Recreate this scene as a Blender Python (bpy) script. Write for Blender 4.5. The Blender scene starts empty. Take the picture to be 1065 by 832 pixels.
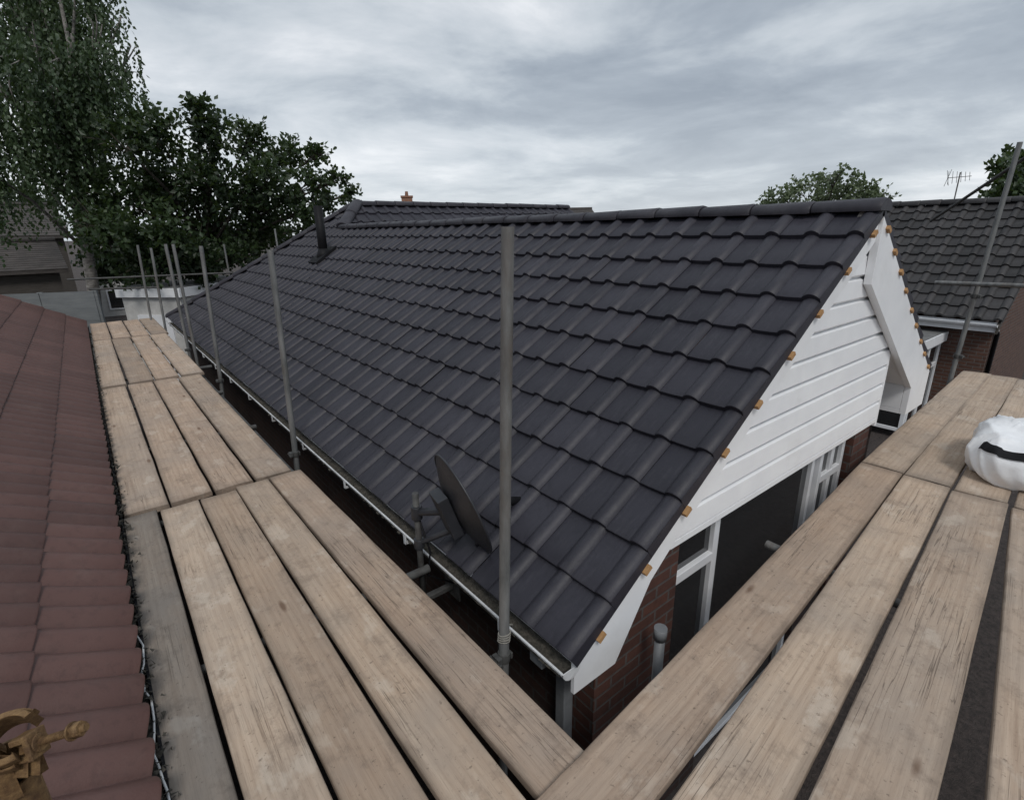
import bpy, math, random
from mathutils import Vector, Matrix, noise
random.seed(7)
C = bpy.context.scene.collection
V = Vector
rad = math.radians
# ------------------------------------------------------------------ camera
F = 544.0; H = 1.8
R = Matrix.Rotation(rad(-38.4),3,'Z') @ Matrix.Rotation(rad(90-18.0),3,'X') @ Matrix.Rotation(rad(-1.0),3,'Z')
cam_d = bpy.data.cameras.new('camera'); cam = bpy.data.objects.new('camera', cam_d); C.objects.link(cam)
cam.matrix_world = Matrix.Translation((0,0,H)) @ R.to_4x4()
cam_d.sensor_width = 36; cam_d.sensor_fit = 'HORIZONTAL'; cam_d.lens = F/1065*36
cam_d.clip_start = 0.02; cam_d.clip_end = 3000
bpy.context.scene.camera = cam
CP = V((0,0,H))
def ray(u,v): return R @ V(((u-532.5)/F, -(v-416)/F, -1))
def at(u,v,z=0.0):
    d = ray(u,v); return CP + d*((z-H)/d.z)
def atx(u,v,x):
    d = ray(u,v); return CP + d*(x/d.x)
def aty(u,v,y):
    d = ray(u,v); return CP + d*(y/d.y)
def pt(u,v,D):
    d = ray(u,v); return CP + d*(D/math.hypot(d.x,d.y))
def hit(u,v,P,N):
    d = ray(u,v); return CP + d*((P-CP).dot(N)/d.dot(N))
# ------------------------------------------------------------------ tagging / meshes
W = {}
def tag(o,label,cat,group=None,kind=None):
    o['label']=label; o['category']=cat
    if group: o['group']=group
    if kind: o['kind']=kind
    return o
def thing(name,label,cat,loc,group=None):
    o = bpy.data.objects.new(name,None); C.objects.link(o); o.location = loc
    o.empty_display_size = .1
    W[o.name] = V(loc); tag(o,label,cat,group); return o
class MB:
    def __init__(s): s.v=[]; s.f=[]; s.c=[]; s.sm=[]
    def add(s,vs,fs,col=1.0,smooth=False):
        b=len(s.v); s.v += [tuple(x) for x in vs]; s.c += [col]*len(vs)
        for f in fs: s.f.append([b+i for i in f]); s.sm.append(smooth)
    def box(s,lo,hi,col=1.0):
        x0,y0,z0=lo; x1,y1,z1=hi
        s.add([(x0,y0,z0),(x1,y0,z0),(x1,y1,z0),(x0,y1,z0),(x0,y0,z1),(x1,y0,z1),(x1,y1,z1),(x0,y1,z1)],
              [(0,3,2,1),(4,5,6,7),(0,1,5,4),(1,2,6,5),(2,3,7,6),(3,0,4,7)],col)
    def obox(s,c,ax,ay,az,hx,hy,hz,col=1.0):
        c=V(c); vs=[]
        for k in (-1,1):
            for i,j in ((-1,-1),(1,-1),(1,1),(-1,1)): vs.append(c+ax*hx*i+ay*hy*j+az*hz*k)
        s.add(vs,[(0,3,2,1),(4,5,6,7),(0,1,5,4),(1,2,6,5),(2,3,7,6),(3,0,4,7)],col)
    def path(s,pts,r,n=10,caps=True,col=1.0):
        pts=[V(p) for p in pts]; rs = r if isinstance(r,(list,tuple)) else [r]*len(pts)
        vs=[]; fs=[]; prev=None
        for i,p in enumerate(pts):
            d = (pts[min(i+1,len(pts)-1)]-pts[max(i-1,0)]).normalized()
            if prev is None:
                a = d.cross(V((0,0,1)))
                if a.length<.05: a = d.cross(V((1,0,0)))
            else: a = prev - d*prev.dot(d)
            a.normalize(); prev=a; b=d.cross(a)
            for k in range(n):
                t=2*math.pi*k/n; vs.append(p+(a*math.cos(t)+b*math.sin(t))*rs[i])
        m=len(pts)
        for i in range(m-1):
            for k in range(n):
                fs.append((i*n+k,i*n+(k+1)%n,(i+1)*n+(k+1)%n,(i+1)*n+k))
        s.add(vs,fs,col,True)
        if caps:
            b=len(s.v)-m*n
            s.f.append([b+k for k in range(n)][::-1]); s.sm.append(False)
            s.f.append([b+(m-1)*n+k for k in range(n)]); s.sm.append(False)
    def pipe(s,p0,p1,r=.0242,t=.004,n=14):
        p0=V(p0);p1=V(p1)
        s.path([p0,p1],r,n,False); s.path([p0,p1],r-t,n,False)
        for a,b in ((p0,p1),(p1,p0)):
            d=(b-a).normalized(); e=d.cross(V((0,0,1)))
            if e.length<.05: e=d.cross(V((1,0,0)))
            e.normalize(); g=d.cross(e); vs=[];fs=[]
            for k in range(n):
                q=2*math.pi*k/n; w=e*math.cos(q)+g*math.sin(q)
                vs += [a+w*r, a+w*(r-t)]
            for k in range(n):
                j=(k+1)%n; fs.append((2*k,2*k+1,2*j+1,2*j))
            s.add(vs,fs)
    def carc(s,c,ax,out,r0,r1,hw,a0,a1,n=22):
        ax=V(ax).normalized(); out=V(out); out=(out-ax*out.dot(ax)).normalized(); sd=ax.cross(out); c=V(c); vs=[];fs=[]
        for k in range(n+1):
            t=rad(a0+(a1-a0)*k/n); w=out*math.cos(t)+sd*math.sin(t)
            vs += [c+w*r0-ax*hw,c+w*r1-ax*hw*.9,c+w*r1+ax*hw*.9,c+w*r0+ax*hw]
        for k in range(n):
            for j in range(4): fs.append((4*k+j,4*k+(j+1)%4,4*k+4+(j+1)%4,4*k+4+j))
        fs += [(0,1,2,3),(4*n+3,4*n+2,4*n+1,4*n)]
        s.add(vs,fs)
    def prism(s,poly,y0,y1,axis='y',col=1.0):
        n=len(poly)
        if axis=='y': vs=[(x,y0,z) for x,z in poly]+[(x,y1,z) for x,z in poly]
        else: vs=[(y0,x,z) for x,z in poly]+[(y1,x,z) for x,z in poly]
        fs=[tuple(range(n)),tuple(range(2*n-1,n-1,-1))]+[(i,i+n,(i+1)%n+n,(i+1)%n) for i in range(n)]
        s.add(vs,fs,col)
    def build(s,name,mat,parent=None,bev=0,label=None,kind=None):
        me=bpy.data.meshes.new(name); me.from_pydata(s.v,[],s.f)
        me.polygons.foreach_set('use_smooth',s.sm)
        ca=me.color_attributes.new(name='Col',type='FLOAT_COLOR',domain='POINT')
        fl=[]
        for c in s.c: fl += [c,c,c,1]
        ca.data.foreach_set('color',fl)
        me.materials.append(mat); me.update()
        o=bpy.data.objects.new(name,me); C.objects.link(o); W[o.name]=V((0,0,0))
        if parent:
            o.parent=parent; o.location = -W[parent.name]
        if bev:
            m=o.modifiers.new('bevel','BEVEL'); m.width=bev; m.segments=2; m.limit_method='ANGLE'
        if label: o['label']=label
        if kind: o['kind']=kind
        return o
# ------------------------------------------------------------------ materials
class NT:
    def __init__(s,name):
        s.m=bpy.data.materials.new(name); s.m.use_nodes=True; s.t=s.m.node_tree
        s.p=s.t.nodes['Principled BSDF']
    def n(s,typ,ins=None,**kw):
        nd=s.t.nodes.new(typ)
        for k,v in kw.items(): setattr(nd,k,v)
        if ins:
            for k,v in ins.items(): s.l(v,nd.inputs[k])
        return nd
    def l(s,v,inp):
        if isinstance(v,bpy.types.NodeSocket): s.t.links.new(v,inp)
        elif isinstance(v,bpy.types.Node): s.t.links.new(v.outputs[0],inp)
        else:
            if inp.type=='RGBA' and len(v)==3: v=(*v,1)
            inp.default_value=v
    def math(s,op,a,b=0.0,clamp=False):
        nd=s.t.nodes.new('ShaderNodeMath'); nd.operation=op; nd.use_clamp=clamp
        s.l(a,nd.inputs[0]); s.l(b,nd.inputs[1]); return nd.outputs[0]
    def mix(s,f,a,b,mode='MIX'):
        nd=s.t.nodes.new('ShaderNodeMix'); nd.data_type='RGBA'; nd.blend_type=mode
        s.l(f,nd.inputs[0]); s.l(a,nd.inputs[6]); s.l(b,nd.inputs[7]); return nd.outputs[2]
    def ramp(s,f,stops):
        nd=s.t.nodes.new('ShaderNodeValToRGB'); e=nd.color_ramp.elements
        while len(e)<len(stops): e.new(.5)
        for i,(p,c) in enumerate(stops):
            e[i].position=p; e[i].color=(*c,1) if isinstance(c,tuple) else (c,c,c,1)
        s.l(f,nd.inputs[0]); return nd.outputs[0]
    def vec(s,src,scale=(1,1,1)):
        nd=s.n('ShaderNodeMapping',{'Vector':src}); nd.inputs['Scale'].default_value=scale; return nd.outputs[0]
    def noise(s,vec,scale,detail=6,rough=.6,dist=0):
        return s.n('ShaderNodeTexNoise',{'Vector':vec,'Scale':scale,'Detail':detail,'Roughness':rough,'Distortion':dist}).outputs[0]
    def bump(s,h,st,dist=.01):
        b=s.n('ShaderNodeBump',{'Height':h,'Strength':st,'Distance':dist}); s.l(b,s.p.inputs['Normal'])
    def obj(s): return s.n('ShaderNodeTexCoord').outputs['Object']
def pm(name,c1,c2,scale=6,rough=.6,bump=.2,stretch=(1,1,1),metal=0,dirt=None,bdist=.01,spec=.5):
    t=NT(name); o=t.vec(t.obj(),stretch)
    n1=t.noise(o,scale,8,.65); col=t.ramp(n1,[(.3,c1),(.7,c2)])
    if dirt:
        n2=t.noise(o,scale*.35,6,.7); col=t.mix(t.ramp(n2,[(.5,0.0),(.72,.8)]),col,dirt)
    t.l(col,t.p.inputs['Base Color'])
    n3=t.noise(o,scale*5,4,.6)
    t.l(t.math('ADD',t.math('MULTIPLY',n3,.3),rough-.15),t.p.inputs['Roughness'])
    t.p.inputs['Metallic'].default_value=metal; t.p.inputs['Specular IOR Level'].default_value=spec
    if bump: t.bump(t.math('ADD',n1,n3),bump,bdist)
    return t.m
def wood_mat():
    t=NT('weathered_board'); o=t.obj(); oi=t.n('ShaderNodeObjectInfo'); rnd=oi.outputs['Random']
    gen=t.n('ShaderNodeSeparateXYZ',{0:t.n('ShaderNodeTexCoord').outputs['Generated']})
    off=t.n('ShaderNodeVectorMath',{0:o,1:t.n('ShaderNodeCombineXYZ',{0:t.math('MULTIPLY',rnd,61.0),1:t.math('MULTIPLY',rnd,23.0)})},operation='ADD').outputs[0]
    g1=t.noise(t.vec(off,(.55,9,9)),2.0,8,.6,.5)
    g2=t.noise(t.vec(off,(2.6,75,75)),3.0,6,.7)
    wv=t.n('ShaderNodeTexWave',{'Vector':t.vec(off,(.09,1,.3)),'Scale':10.0,'Distortion':8.0,'Detail':3.0,'Detail Scale':.6},bands_direction='Y').outputs[1]
    st=t.noise(off,1.3,7,.65); st2=t.noise(off,7,8,.74); st3=t.noise(t.vec(off,(1,1.6,1)),3.2,5,.6); st4=t.noise(off,46,4,.65)
    col=t.ramp(g1,[(.28,(.355,.268,.203)),(.5,(.445,.35,.273)),(.74,(.515,.42,.335))])
    col=t.mix(.22,col,t.ramp(wv,[(.0,(.31,.23,.17)),(.6,(.49,.395,.31))]))
    col=t.mix(t.ramp(g2,[(.36,.40),(.47,0.0)]),col,(.20,.15,.115))
    col=t.mix(t.ramp(st,[(.42,0.0),(.66,.65)]),col,(.31,.27,.236))
    col=t.mix(t.ramp(st2,[(.52,0.0),(.70,.62)]),col,(.17,.135,.11))
    col=t.mix(t.ramp(st3,[(.58,0.0),(.64,.32)]),col,(.60,.54,.47))
    col=t.mix(t.ramp(st4,[(.62,0.0),(.69,.6)]),col,(.12,.095,.075))
    ed=t.math('ABSOLUTE',t.math('SUBTRACT',gen.outputs[1],.5))
    edf=t.math('MULTIPLY',t.ramp(ed,[(.36,0.0),(.5,.8)]),t.ramp(st3,[(.35,1.0),(.62,.35)]))
    col=t.mix(edf,col,(.16,.13,.105))
    en=t.math('ABSOLUTE',t.math('SUBTRACT',gen.outputs[0],.5))
    col=t.mix(t.math('MULTIPLY',t.ramp(en,[(.475,0.0),(.5,.75)]),t.ramp(st2,[(.35,1.0),(.65,.3)])),col,(.15,.125,.105))
    vo=t.n('ShaderNodeTexVoronoi',{'Vector':t.vec(off,(1.3,4.6,1)),'Scale':1.0})
    kn=t.ramp(vo.outputs['Distance'],[(.035,1.0),(.085,0.0)])
    col=t.mix(t.math('MULTIPLY',kn,.8),col,(.15,.095,.065))
    sp=t.noise(t.vec(off,(.45,22,22)),1.7,3,.5,.2)
    spl=t.ramp(sp,[(.488,0.0),(.5,1.0),(.512,0.0)])
    msk=t.ramp(t.noise(off,1.1,2,.5),[(.52,0.0),(.60,1.0)])
    crack=t.math('MULTIPLY',spl,msk)
    col=t.mix(t.math('MULTIPLY',crack,.7),col,(.09,.07,.055))
    col=t.mix(1.0,col,oi.outputs['Color'],'MULTIPLY')
    t.l(col,t.p.inputs['Base Color']); t.p.inputs['Roughness'].default_value=.82
    t.p.inputs['Specular IOR Level'].default_value=.25
    h=t.math('SUBTRACT',t.math('ADD',t.math('MULTIPLY',g2,.6),g1),t.math('MULTIPLY',crack,.8))
    t.bump(h,.45,.006); return t.m
def tile_mat(name,c1,c2,dust,rough,along,spec=.45,damt=.75):
    t=NT(name); o=t.obj(); a=t.n('ShaderNodeAttribute',attribute_name='Col').outputs['Fac']
    col=t.mix(a,c1,c2)
    n1=t.noise(t.vec(o,along),7,8,.7); n2=t.noise(o,1.1,6,.65); n3=t.noise(o,120,3,.6); n4=t.noise(o,24,6,.7)
    f=t.math('MULTIPLY',t.ramp(n1,[(.5,0.0),(.78,damt)]),t.ramp(n2,[(.38,.15),(.7,1.0)]))
    col=t.mix(f,col,dust)
    col=t.mix(t.ramp(n4,[(.35,.35),(.5,0.0)]),col,tuple(x*.6 for x in c1))
    t.l(col,t.p.inputs['Base Color'])
    t.l(t.math('ADD',t.math('MULTIPLY',n4,.3),rough-.15),t.p.inputs['Roughness'])
    t.p.inputs['Specular IOR Level'].default_value=spec
    t.bump(t.math('ADD',n3,n4),.25,.004); return t.m
def brick_mat(name,c1,c2,mortar):
    t=NT(name); o=t.obj(); sx=t.n('ShaderNodeSeparateXYZ',{0:o})
    vec=t.n('ShaderNodeCombineXYZ',{0:t.math('ADD',sx.outputs[0],sx.outputs[1]),1:sx.outputs[2]}).outputs[0]
    b=t.n('ShaderNodeTexBrick',{'Vector':vec,'Color1':(*c1,1),'Color2':(*c2,1),'Mortar':(*mortar,1),'Scale':1.0,'Mortar Size':.008,'Mortar Smooth':.2,'Bias':-.1,'Brick Width':.225,'Row Height':.075})
    n=t.noise(o,14,6,.7); col=t.mix(t.ramp(n,[(.3,.5),(.6,0.0)]),b.outputs[0],tuple(x*.4 for x in c1))
    t.l(col,t.p.inputs['Base Color']); t.p.inputs['Roughness'].default_value=.85
    t.bump(t.math('ADD',t.math('MULTIPLY',b.outputs[1],-1.0),t.math('MULTIPLY',n,.3)),.5,.008); return t.m
def leaf_mat(name,c1,c2):
    t=NT(name); a=t.n('ShaderNodeAttribute',attribute_name='Col').outputs['Fac']
    col=t.mix(a,c1,c2); t.l(col,t.p.inputs['Base Color']); t.p.inputs['Roughness'].default_value=.5
    tr=t.n('ShaderNodeBsdfTranslucent',{'Color':t.mix(.5,col,(.14,.20,.04))})
    mx=t.n('ShaderNodeMixShader',{0:.3,1:t.p.outputs[0],2:tr.outputs[0]})
    t.t.links.new(mx.outputs[0],t.t.nodes['Material Output'].inputs[0]); return t.m
def glass_mat(name,c,rough=.04):
    t=NT(name); n=t.noise(t.obj(),1.3,4,.6)
    t.l(t.ramp(n,[(.3,tuple(x*.6 for x in c)),(.7,c)]),t.p.inputs['Base Color']); t.p.inputs['Roughness'].default_value=rough
    t.p.inputs['IOR'].default_value=1.8; return t.m
M={}
M['wood']=wood_mat()
M['tile']=tile_mat('charcoal_tile',(.0205,.0198,.0275),(.034,.0325,.043),(.072,.070,.082),.54,(1,7,1),.42)
M['tile2']=tile_mat('dark_old_tile',(.018,.017,.018),(.045,.042,.043),(.08,.08,.075),.6,(1,1,1))
M['btile']=tile_mat('brown_tile',(.082,.041,.035),(.118,.060,.051),(.15,.105,.09),.5,(1,1,1),.45,.55)
M['ridge']=pm('charcoal_ridge',(.020,.019,.025),(.04,.037,.046),5,.55,.2,dirt=(.065,.061,.069),spec=.4)
M['mortar']=pm('mortar',(.22,.20,.18),(.36,.33,.30),20,.9,.4)
M['white']=pm('white_plastic',(.77,.78,.80),(.86,.87,.88),3,.38,.03,dirt=(.69,.69,.69))
M['frame']=pm('white_frame',(.70,.71,.73),(.80,.80,.81),3,.35,.02)
M['gutter']=pm('white_gutter',(.55,.56,.57),(.75,.76,.77),9,.5,.12,dirt=(.22,.21,.20))
M['grey']=pm('grey_plastic',(.13,.14,.15),(.21,.22,.23),8,.5,.1)
M['steel']=pm('galvanised_steel',(.11,.115,.115),(.26,.26,.255),14,.6,.12,stretch=(1,1,.25),metal=.3,dirt=(.12,.095,.075))
M['dsteel']=pm('dark_steel',(.035,.035,.035),(.10,.10,.096),14,.7,.12,metal=.1,dirt=(.05,.04,.033))  # darker steel than the galvanised one, with brown patches
M['rust']=pm('rusty_steel',(.10,.050,.020),(.27,.165,.070),90,.72,.6,metal=.1,dirt=(.06,.03,.016),bdist=.003)
M['rope']=pm('blue_grey_rope',(.20,.19,.17),(.34,.32,.28),60,.9,.6)
M['dish']=pm('dark_dish',(.016,.017,.021),(.030,.032,.038),9,.45,.05,dirt=(.05,.05,.054))
M['black']=pm('black_plastic',(.007,.007,.008),(.013,.013,.015),9,.6,.05,spec=.18)
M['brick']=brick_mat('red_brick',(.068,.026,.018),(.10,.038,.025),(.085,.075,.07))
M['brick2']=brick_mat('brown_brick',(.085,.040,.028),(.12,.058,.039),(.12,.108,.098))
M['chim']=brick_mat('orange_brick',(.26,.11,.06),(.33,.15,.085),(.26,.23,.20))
M['brick_shade']=brick_mat('brick_painted_shade',(.035,.017,.013),(.055,.025,.018),(.05,.046,.043))  # darkened copy of the red brick, shade put into the colour
M['batten']=pm('tan_batten',(.30,.155,.06),(.46,.27,.12),25,.75,.2)
M['glass']=glass_mat('dark_glass',(.016,.018,.020))
M['ground']=pm('ground_gravel',(.022,.018,.016),(.085,.065,.058),22,.95,.9,bdist=.03)
M['moss']=pm('moss_debris',(.025,.024,.019),(.12,.108,.09),30,.95,.9)
M['render']=pm('pale_render',(.42,.41,.39),(.56,.55,.53),6,.9,.2)
M['fence']=pm('grey_fence',(.13,.14,.145),(.20,.21,.212),2,.85,.2,stretch=(1,1,6))
M['shed']=pm('dark_shed',(.04,.034,.03),(.09,.08,.07),4,.85,.3,stretch=(1,1,14))
M['oldroof']=pm('old_brown_roof',(.04,.035,.032),(.085,.074,.068),3,.85,.5,stretch=(1,1,3))
M['felt']=pm('grey_felt',(.10,.10,.10),(.17,.17,.165),5,.9,.2)
M['bag']=pm('white_sack',(.76,.77,.79),(.88,.89,.90),9,.34,.12,bdist=.02)
M['bark']=pm('brown_bark',(.03,.025,.02),(.09,.075,.06),12,.9,.6,stretch=(1,1,.3))
M['birchbark']=pm('birch_bark',(.05,.045,.04),(.30,.28,.26),7,.85,.4,stretch=(1,1,2.5))
M['leaf_birch']=leaf_mat('birch_leaf',(.026,.050,.022),(.080,.120,.056))
M['leaf_dark']=leaf_mat('dark_leaf',(.010,.024,.009),(.048,.080,.028))
M['leaf_pale']=leaf_mat('pale_leaf',(.085,.115,.065),(.16,.20,.11))
M['cable']=pm('white_cable',(.55,.56,.57),(.72,.72,.72),20,.5,.05)
# ------------------------------------------------------------------ tiles
def pf(s,amp,duty=.46,rolls=1):
    s=(s*rolls)%1.0
    if duty>=1: return amp*abs(math.sin(math.pi*s))
    if s<duty: return amp*math.sin(math.pi*s/duty)**.7
    return amp*.05*math.cos((s-duty)/(1-duty)*2*math.pi)
def tile_slope(mb,O,A,U,N,L,rows,g,per,amp,duty=.46,clip=None,lift=.026,sides=(True,True),jit=1.0,rolls=1):
    if duty>=1: one=[0,.03,.07,.13,.2,.28,.36,.44,.5,.56,.64,.72,.8,.87,.93,.97]
    else:
        one=[0,.04,.09,.15,.22,.28,.34,.38,.41,.44,.47,.62,.8,.95]
        one=[q*duty/.44 if q<=.44 else duty+(q-.44)*(1-duty)/.56 for q in one]
    samp=[(j+q)/rolls for j in range(rolls) for q in one]+[1.0]
    nt=int(math.ceil(L/per))
    def P(s,u,h): return O+A*s+U*u+N*h
    for k in range(rows):
        u0=k*g; u1=u0+g
        if clip:
            a0,b0=clip(u0+1e-4); a1,b1=clip(u1-1e-4)
        else: a0=a1=0; b0=b1=L
        for i in range(nt):
            s0=i*per
            if s0+per<min(a0,a1) or s0>max(b0,b1): continue
            ju=random.uniform(-.004,.004)*jit; jl=random.uniform(-.0025,.0025)*jit; js=random.uniform(-.003,.003)*jit
            tl=random.uniform(-.002,.002)*jit
            row=[]
            spec=[(u0+ju,-.012,0),(u0+ju,lift-.004,0),(u0+ju,lift-.004,1),(u0+ju+.007,lift,1),(u0+ju+g*.5,lift*.55,1),(u1+.02,.002,1)]
            for (u,h,_) in spec:
                fr=min(1,max(0,(u-u0)/g)); lo=a0+(a1-a0)*fr; hi=b0+(b1-b0)*fr; hi=min(hi,L)
                line=[]
                for q in samp:
                    s=min(max(s0+q*per+js,lo),hi)
                    line.append((s,P(s,u,h+jl*(1 if h>0 else 0)+tl*(q-.5)+pf(q,amp,duty,rolls))))
                row.append(line)
            vs=[p for l in row for _,p in l]; n=len(samp); fs=[]
            for r in (0,2,3,4):
                for q in range(n-1):
                    if abs(row[r][q+1][0]-row[r][q][0])<1e-6 and abs(row[r+1][q+1][0]-row[r+1][q][0])<1e-6: continue
                    fs.append((r*n+q,r*n+q+1,(r+1)*n+q+1,(r+1)*n+q))
            mb.add(vs,fs,random.random(),True)
        for side,s in ((0,0.0),(1,L)):
            if sides[side] and (not clip or (s==0 and a0==0 and a1==0) or (s==L and b0>=L)):
                mb.add([P(s,u0-.004,-.035),P(s,u1,-.035),P(s,u1,.01),P(s,u0,lift+.006)],[(0,1,2,3)],.4)
def ridge_caps(mb,A,B,r=.125,seg=.42,flat=.72):
    A=V(A);B=V(B); d=(B-A); L=d.length; d.normalize(); side=d.cross(V((0,0,1))).normalized(); up=side.cross(d)
    n=max(1,int(round(L/seg))); sl=L/n; m=11
    for i in range(n):
        j=V((0,0,random.uniform(-.005,.005))); vs=[]; fs=[]
        st=[(0,r-.004),(.02,r+.007),(.06,r+.003),(sl-.012,r-.006),(sl-.004,r-.014)]
        for (q,rr) in st:
            for k in range(m):
                a=rad(-105+210*k/(m-1)); vs.append(A+d*(i*sl+q)+side*math.sin(a)*rr+up*(math.cos(a)*rr*flat)+j)
        for q in range(len(st)-1):
            for k in range(m-1): fs.append((q*m+k,q*m+k+1,(q+1)*m+k+1,(q+1)*m+k))
        mb.add(vs,fs,random.random(),True)
        for e in (0,len(st)-1):
            mb.add(vs[e*m:(e+1)*m],[tuple(range(m))],.4)
# ------------------------------------------------------------------ ground
g=MB(); S=900
g.add([(-S,-S,-2.35),(S,-S,-2.35),(S,S,-2.35),(-S,S,-2.35)],[(0,1,2,3)])
go=g.build('ground',M['ground']); go['kind']='structure'; go['label']='dark gravelly ground beneath and around the scaffold'; go['category']='ground'
# ------------------------------------------------------------------ bungalow
xe,xr,zr,yg=1.32,4.01,1.88,1.26
tp=zr/(xr-xe); a=math.atan2(zr,xr-xe); ca_,sa_=math.cos(a),math.sin(a)
XP,YR,YF=4.65,10.8,14.3; zm=(XP-xe)*tp; hd=YF-YR; XE2=10.6
B=thing('bungalow','brick bungalow with new charcoal tiled roof and white clad gable','house',(4.0,7.0,-2.35))
SL=math.hypot(zr,xr-xe); rows=11; gg=SL/rows; rowsR=8
e=xr+rowsR*gg*ca_; ze=zr-rowsR*gg*sa_
TP=dict(per=.255,amp=.032,duty=.40,lift=.034)
mb=MB()
def clipL(u):
    x=xe+u*ca_
    hi=YF-(x-xe)*hd/(XP-xe)-yg
    lo=0 if u<SL-1e-5 else (YR-(XP-x)*hd/(XP-xe))-yg
    if x>=XP: hi=lo=YR-yg
    return lo,hi
tile_slope(mb,V((xe,yg,0)),V((0,1,0)),V((ca_,0,sa_)),V((-sa_,0,ca_)),YF-yg,rows+3,gg,clip=clipL,**TP)
roofL=mb.build('roof',M['tile'],B,label='charcoal tiled slope facing the left walkway')
mb=MB()
tile_slope(mb,V((e,yg,ze)),V((0,1,0)),V((-ca_,0,sa_)),V((sa_,0,ca_)),9.0,rowsR,gg,**TP)
roofR=mb.build('roof',M['tile'],B,label='charcoal tiled slope behind the gable ridge')
b=math.atan2(zm,hd); SB=math.hypot(zm,hd); kx=(XP-xe)/hd
for y0_,sg,lab in ((YR-hd,1,'higher charcoal slope beyond the near ridge'),(YF,-1,'rear charcoal slope facing away')):
    mb=MB()
    tile_slope(mb,V((xe,y0_,0)),V((1,0,0)),V((0,sg*math.cos(b),math.sin(b))),V((0,-sg*math.sin(b),math.cos(b))),XE2-xe,13,SB/13,clip=lambda u:(u*math.cos(b)*kx,XE2-xe),**TP)
    mb.build('roof',M['tile'],B,label=lab)
nh=(xr,YR-(XP-xr)*hd/(XP-xe),zr)
mb=MB(); ridge_caps(mb,(xr,yg-.01,zr+.012),(nh[0],nh[1],zr+.012),.10,.42,.62); mb.build('ridge',M['ridge'],B)
mb=MB(); ridge_caps(mb,(XP-.05,YR,zm+.02),(XE2,YR,zm+.02),.11,.42,.65); mb.build('ridge',M['ridge'],B)
mb=MB(); ridge_caps(mb,(nh[0],nh[1],zr+.03),(XP,YR,zm+.05),.12,.42,.7); mb.build('hip',M['ridge'],B)
mb=MB(); ridge_caps(mb,(xe+.02,YF,.04),(XP,YR,zm+.05),.11,.42,.65); mb.build('hip',M['ridge'],B)
mb=MB(); mb.prism([(xr-.11,zr-.07),(xr,zr+.05),(xr+.11,zr-.07)],yg+.005,yg+.12); mb.build('mortar_bedding',M['mortar'],B)
# fascia, gutter
mb=MB(); mb.box((1.40,yg+.05,-.20),(1.425,YF-.2,-.02)); mb.build('fascia',M['white'],B,.003)
def gutter(mb,x,y0,y1,z,r=.058,n=9):
    for rr in (r,r-.006):
        vs=[];fs=[]
        for y in (y0,y1):
            for k in range(n):
                t=math.pi*k/(n-1); vs.append((x-math.cos(t)*rr,y,z-math.sin(t)*rr))
        for k in range(n-1): fs.append((k,k+1,n+k+1,n+k))
        mb.add(vs,fs,1,True)
    for sx in (-1,1): mb.box((x+sx*r-.005,y0,z-.004),(x+sx*r+.005,y1,z+.004))
    mb.prism([(x-math.cos(math.pi*k/(n-1))*r,z-math.sin(math.pi*k/(n-1))*r) for k in range(n)],y0-.004,y0)
mb=MB(); gutter(mb,1.322,yg+.02,YF-.05,-.04,.055); gt=mb.build('gutter',M['gutter'],B)
for k in range(13):
    y=yg+.45+k*1.0
    mb=MB(); mb.box((1.262,y,-.106),(1.39,y+.025,-.094)); mb.box((1.258,y,-.106),(1.266,y+.025,-.03)); mb.build('bracket',M['gutter'],gt)
mb=MB(); n=900
for k in range(n):
    y=random.uniform(yg+.1,YF-.3); x=1.315+random.uniform(-.038,.02); r=random.uniform(.006,.02)
    mb.add([(x-r,y-r,-.07),(x+r,y-r,-.07),(x+r,y+r,-.07),(x-r,y+r,-.07),(x,y,-.065+r)],[(0,1,4),(1,2,4),(2,3,4),(3,0,4)],1)
mb.box((1.278,yg+.05,-.084),(1.366,YF-.3,-.064)); mb.build('gutter_dirt',M['moss'],gt,kind='stuff')
# walls
def rake(x): return tp*(min(x,2*xr-x)-xe)
mb=MB()
mb.prism([(1.56,-2.35),(2.2,-2.35),(2.2,rake(2.2)-.12),(1.56,rake(1.56)-.12)],yg+.09,yg+.32)
mb.box((2.2,yg+.09,-2.35),(4.6,yg+.3,-1.95))
mb.box((4.6,yg+.09,-2.35),(4.92,yg+.5,.24))
mb.box((5.55,yg+.75,-2.35),(5.75,7.2,.35))
mb.box((1.81,YF-.5,-2.35),(XE2-.2,YF-.3,-.1)); mb.box((5.76,7.4,-2.35),(XE2-.2,7.6,-.1)); mb.box((XE2-.4,7.61,-2.35),(XE2-.2,YF-.51,-.1))
mb.prism([(YR-hd+.3,-.09),(YF-.3,-.09),(YR,zm-.15)],XE2-.4,XE2-.25,'x')
mb.build('wall',M['brick'],B)
mb=MB(); mb.box((1.56,yg+.33,-2.35),(1.8,YF-.3,-.06)); mb.build('wall',M['brick_shade'],B,label='brick side wall under the gutter, coloured dark to stand for shade')  # near-black brick colour stands in for shade in the eaves gap
mb=MB(); mb.prism([(4.93,-2.35),(5.75,-2.35),(5.75,rake(5.75)-.14),(4.93,rake(4.93)-.14)],yg+.30,yg+.50); mb.build('wall',M['brick_shade'],B,label='recessed brick wall under the right side of the gable, shade put into its colour')  # dark colour imitates the shade inside the recess
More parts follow.
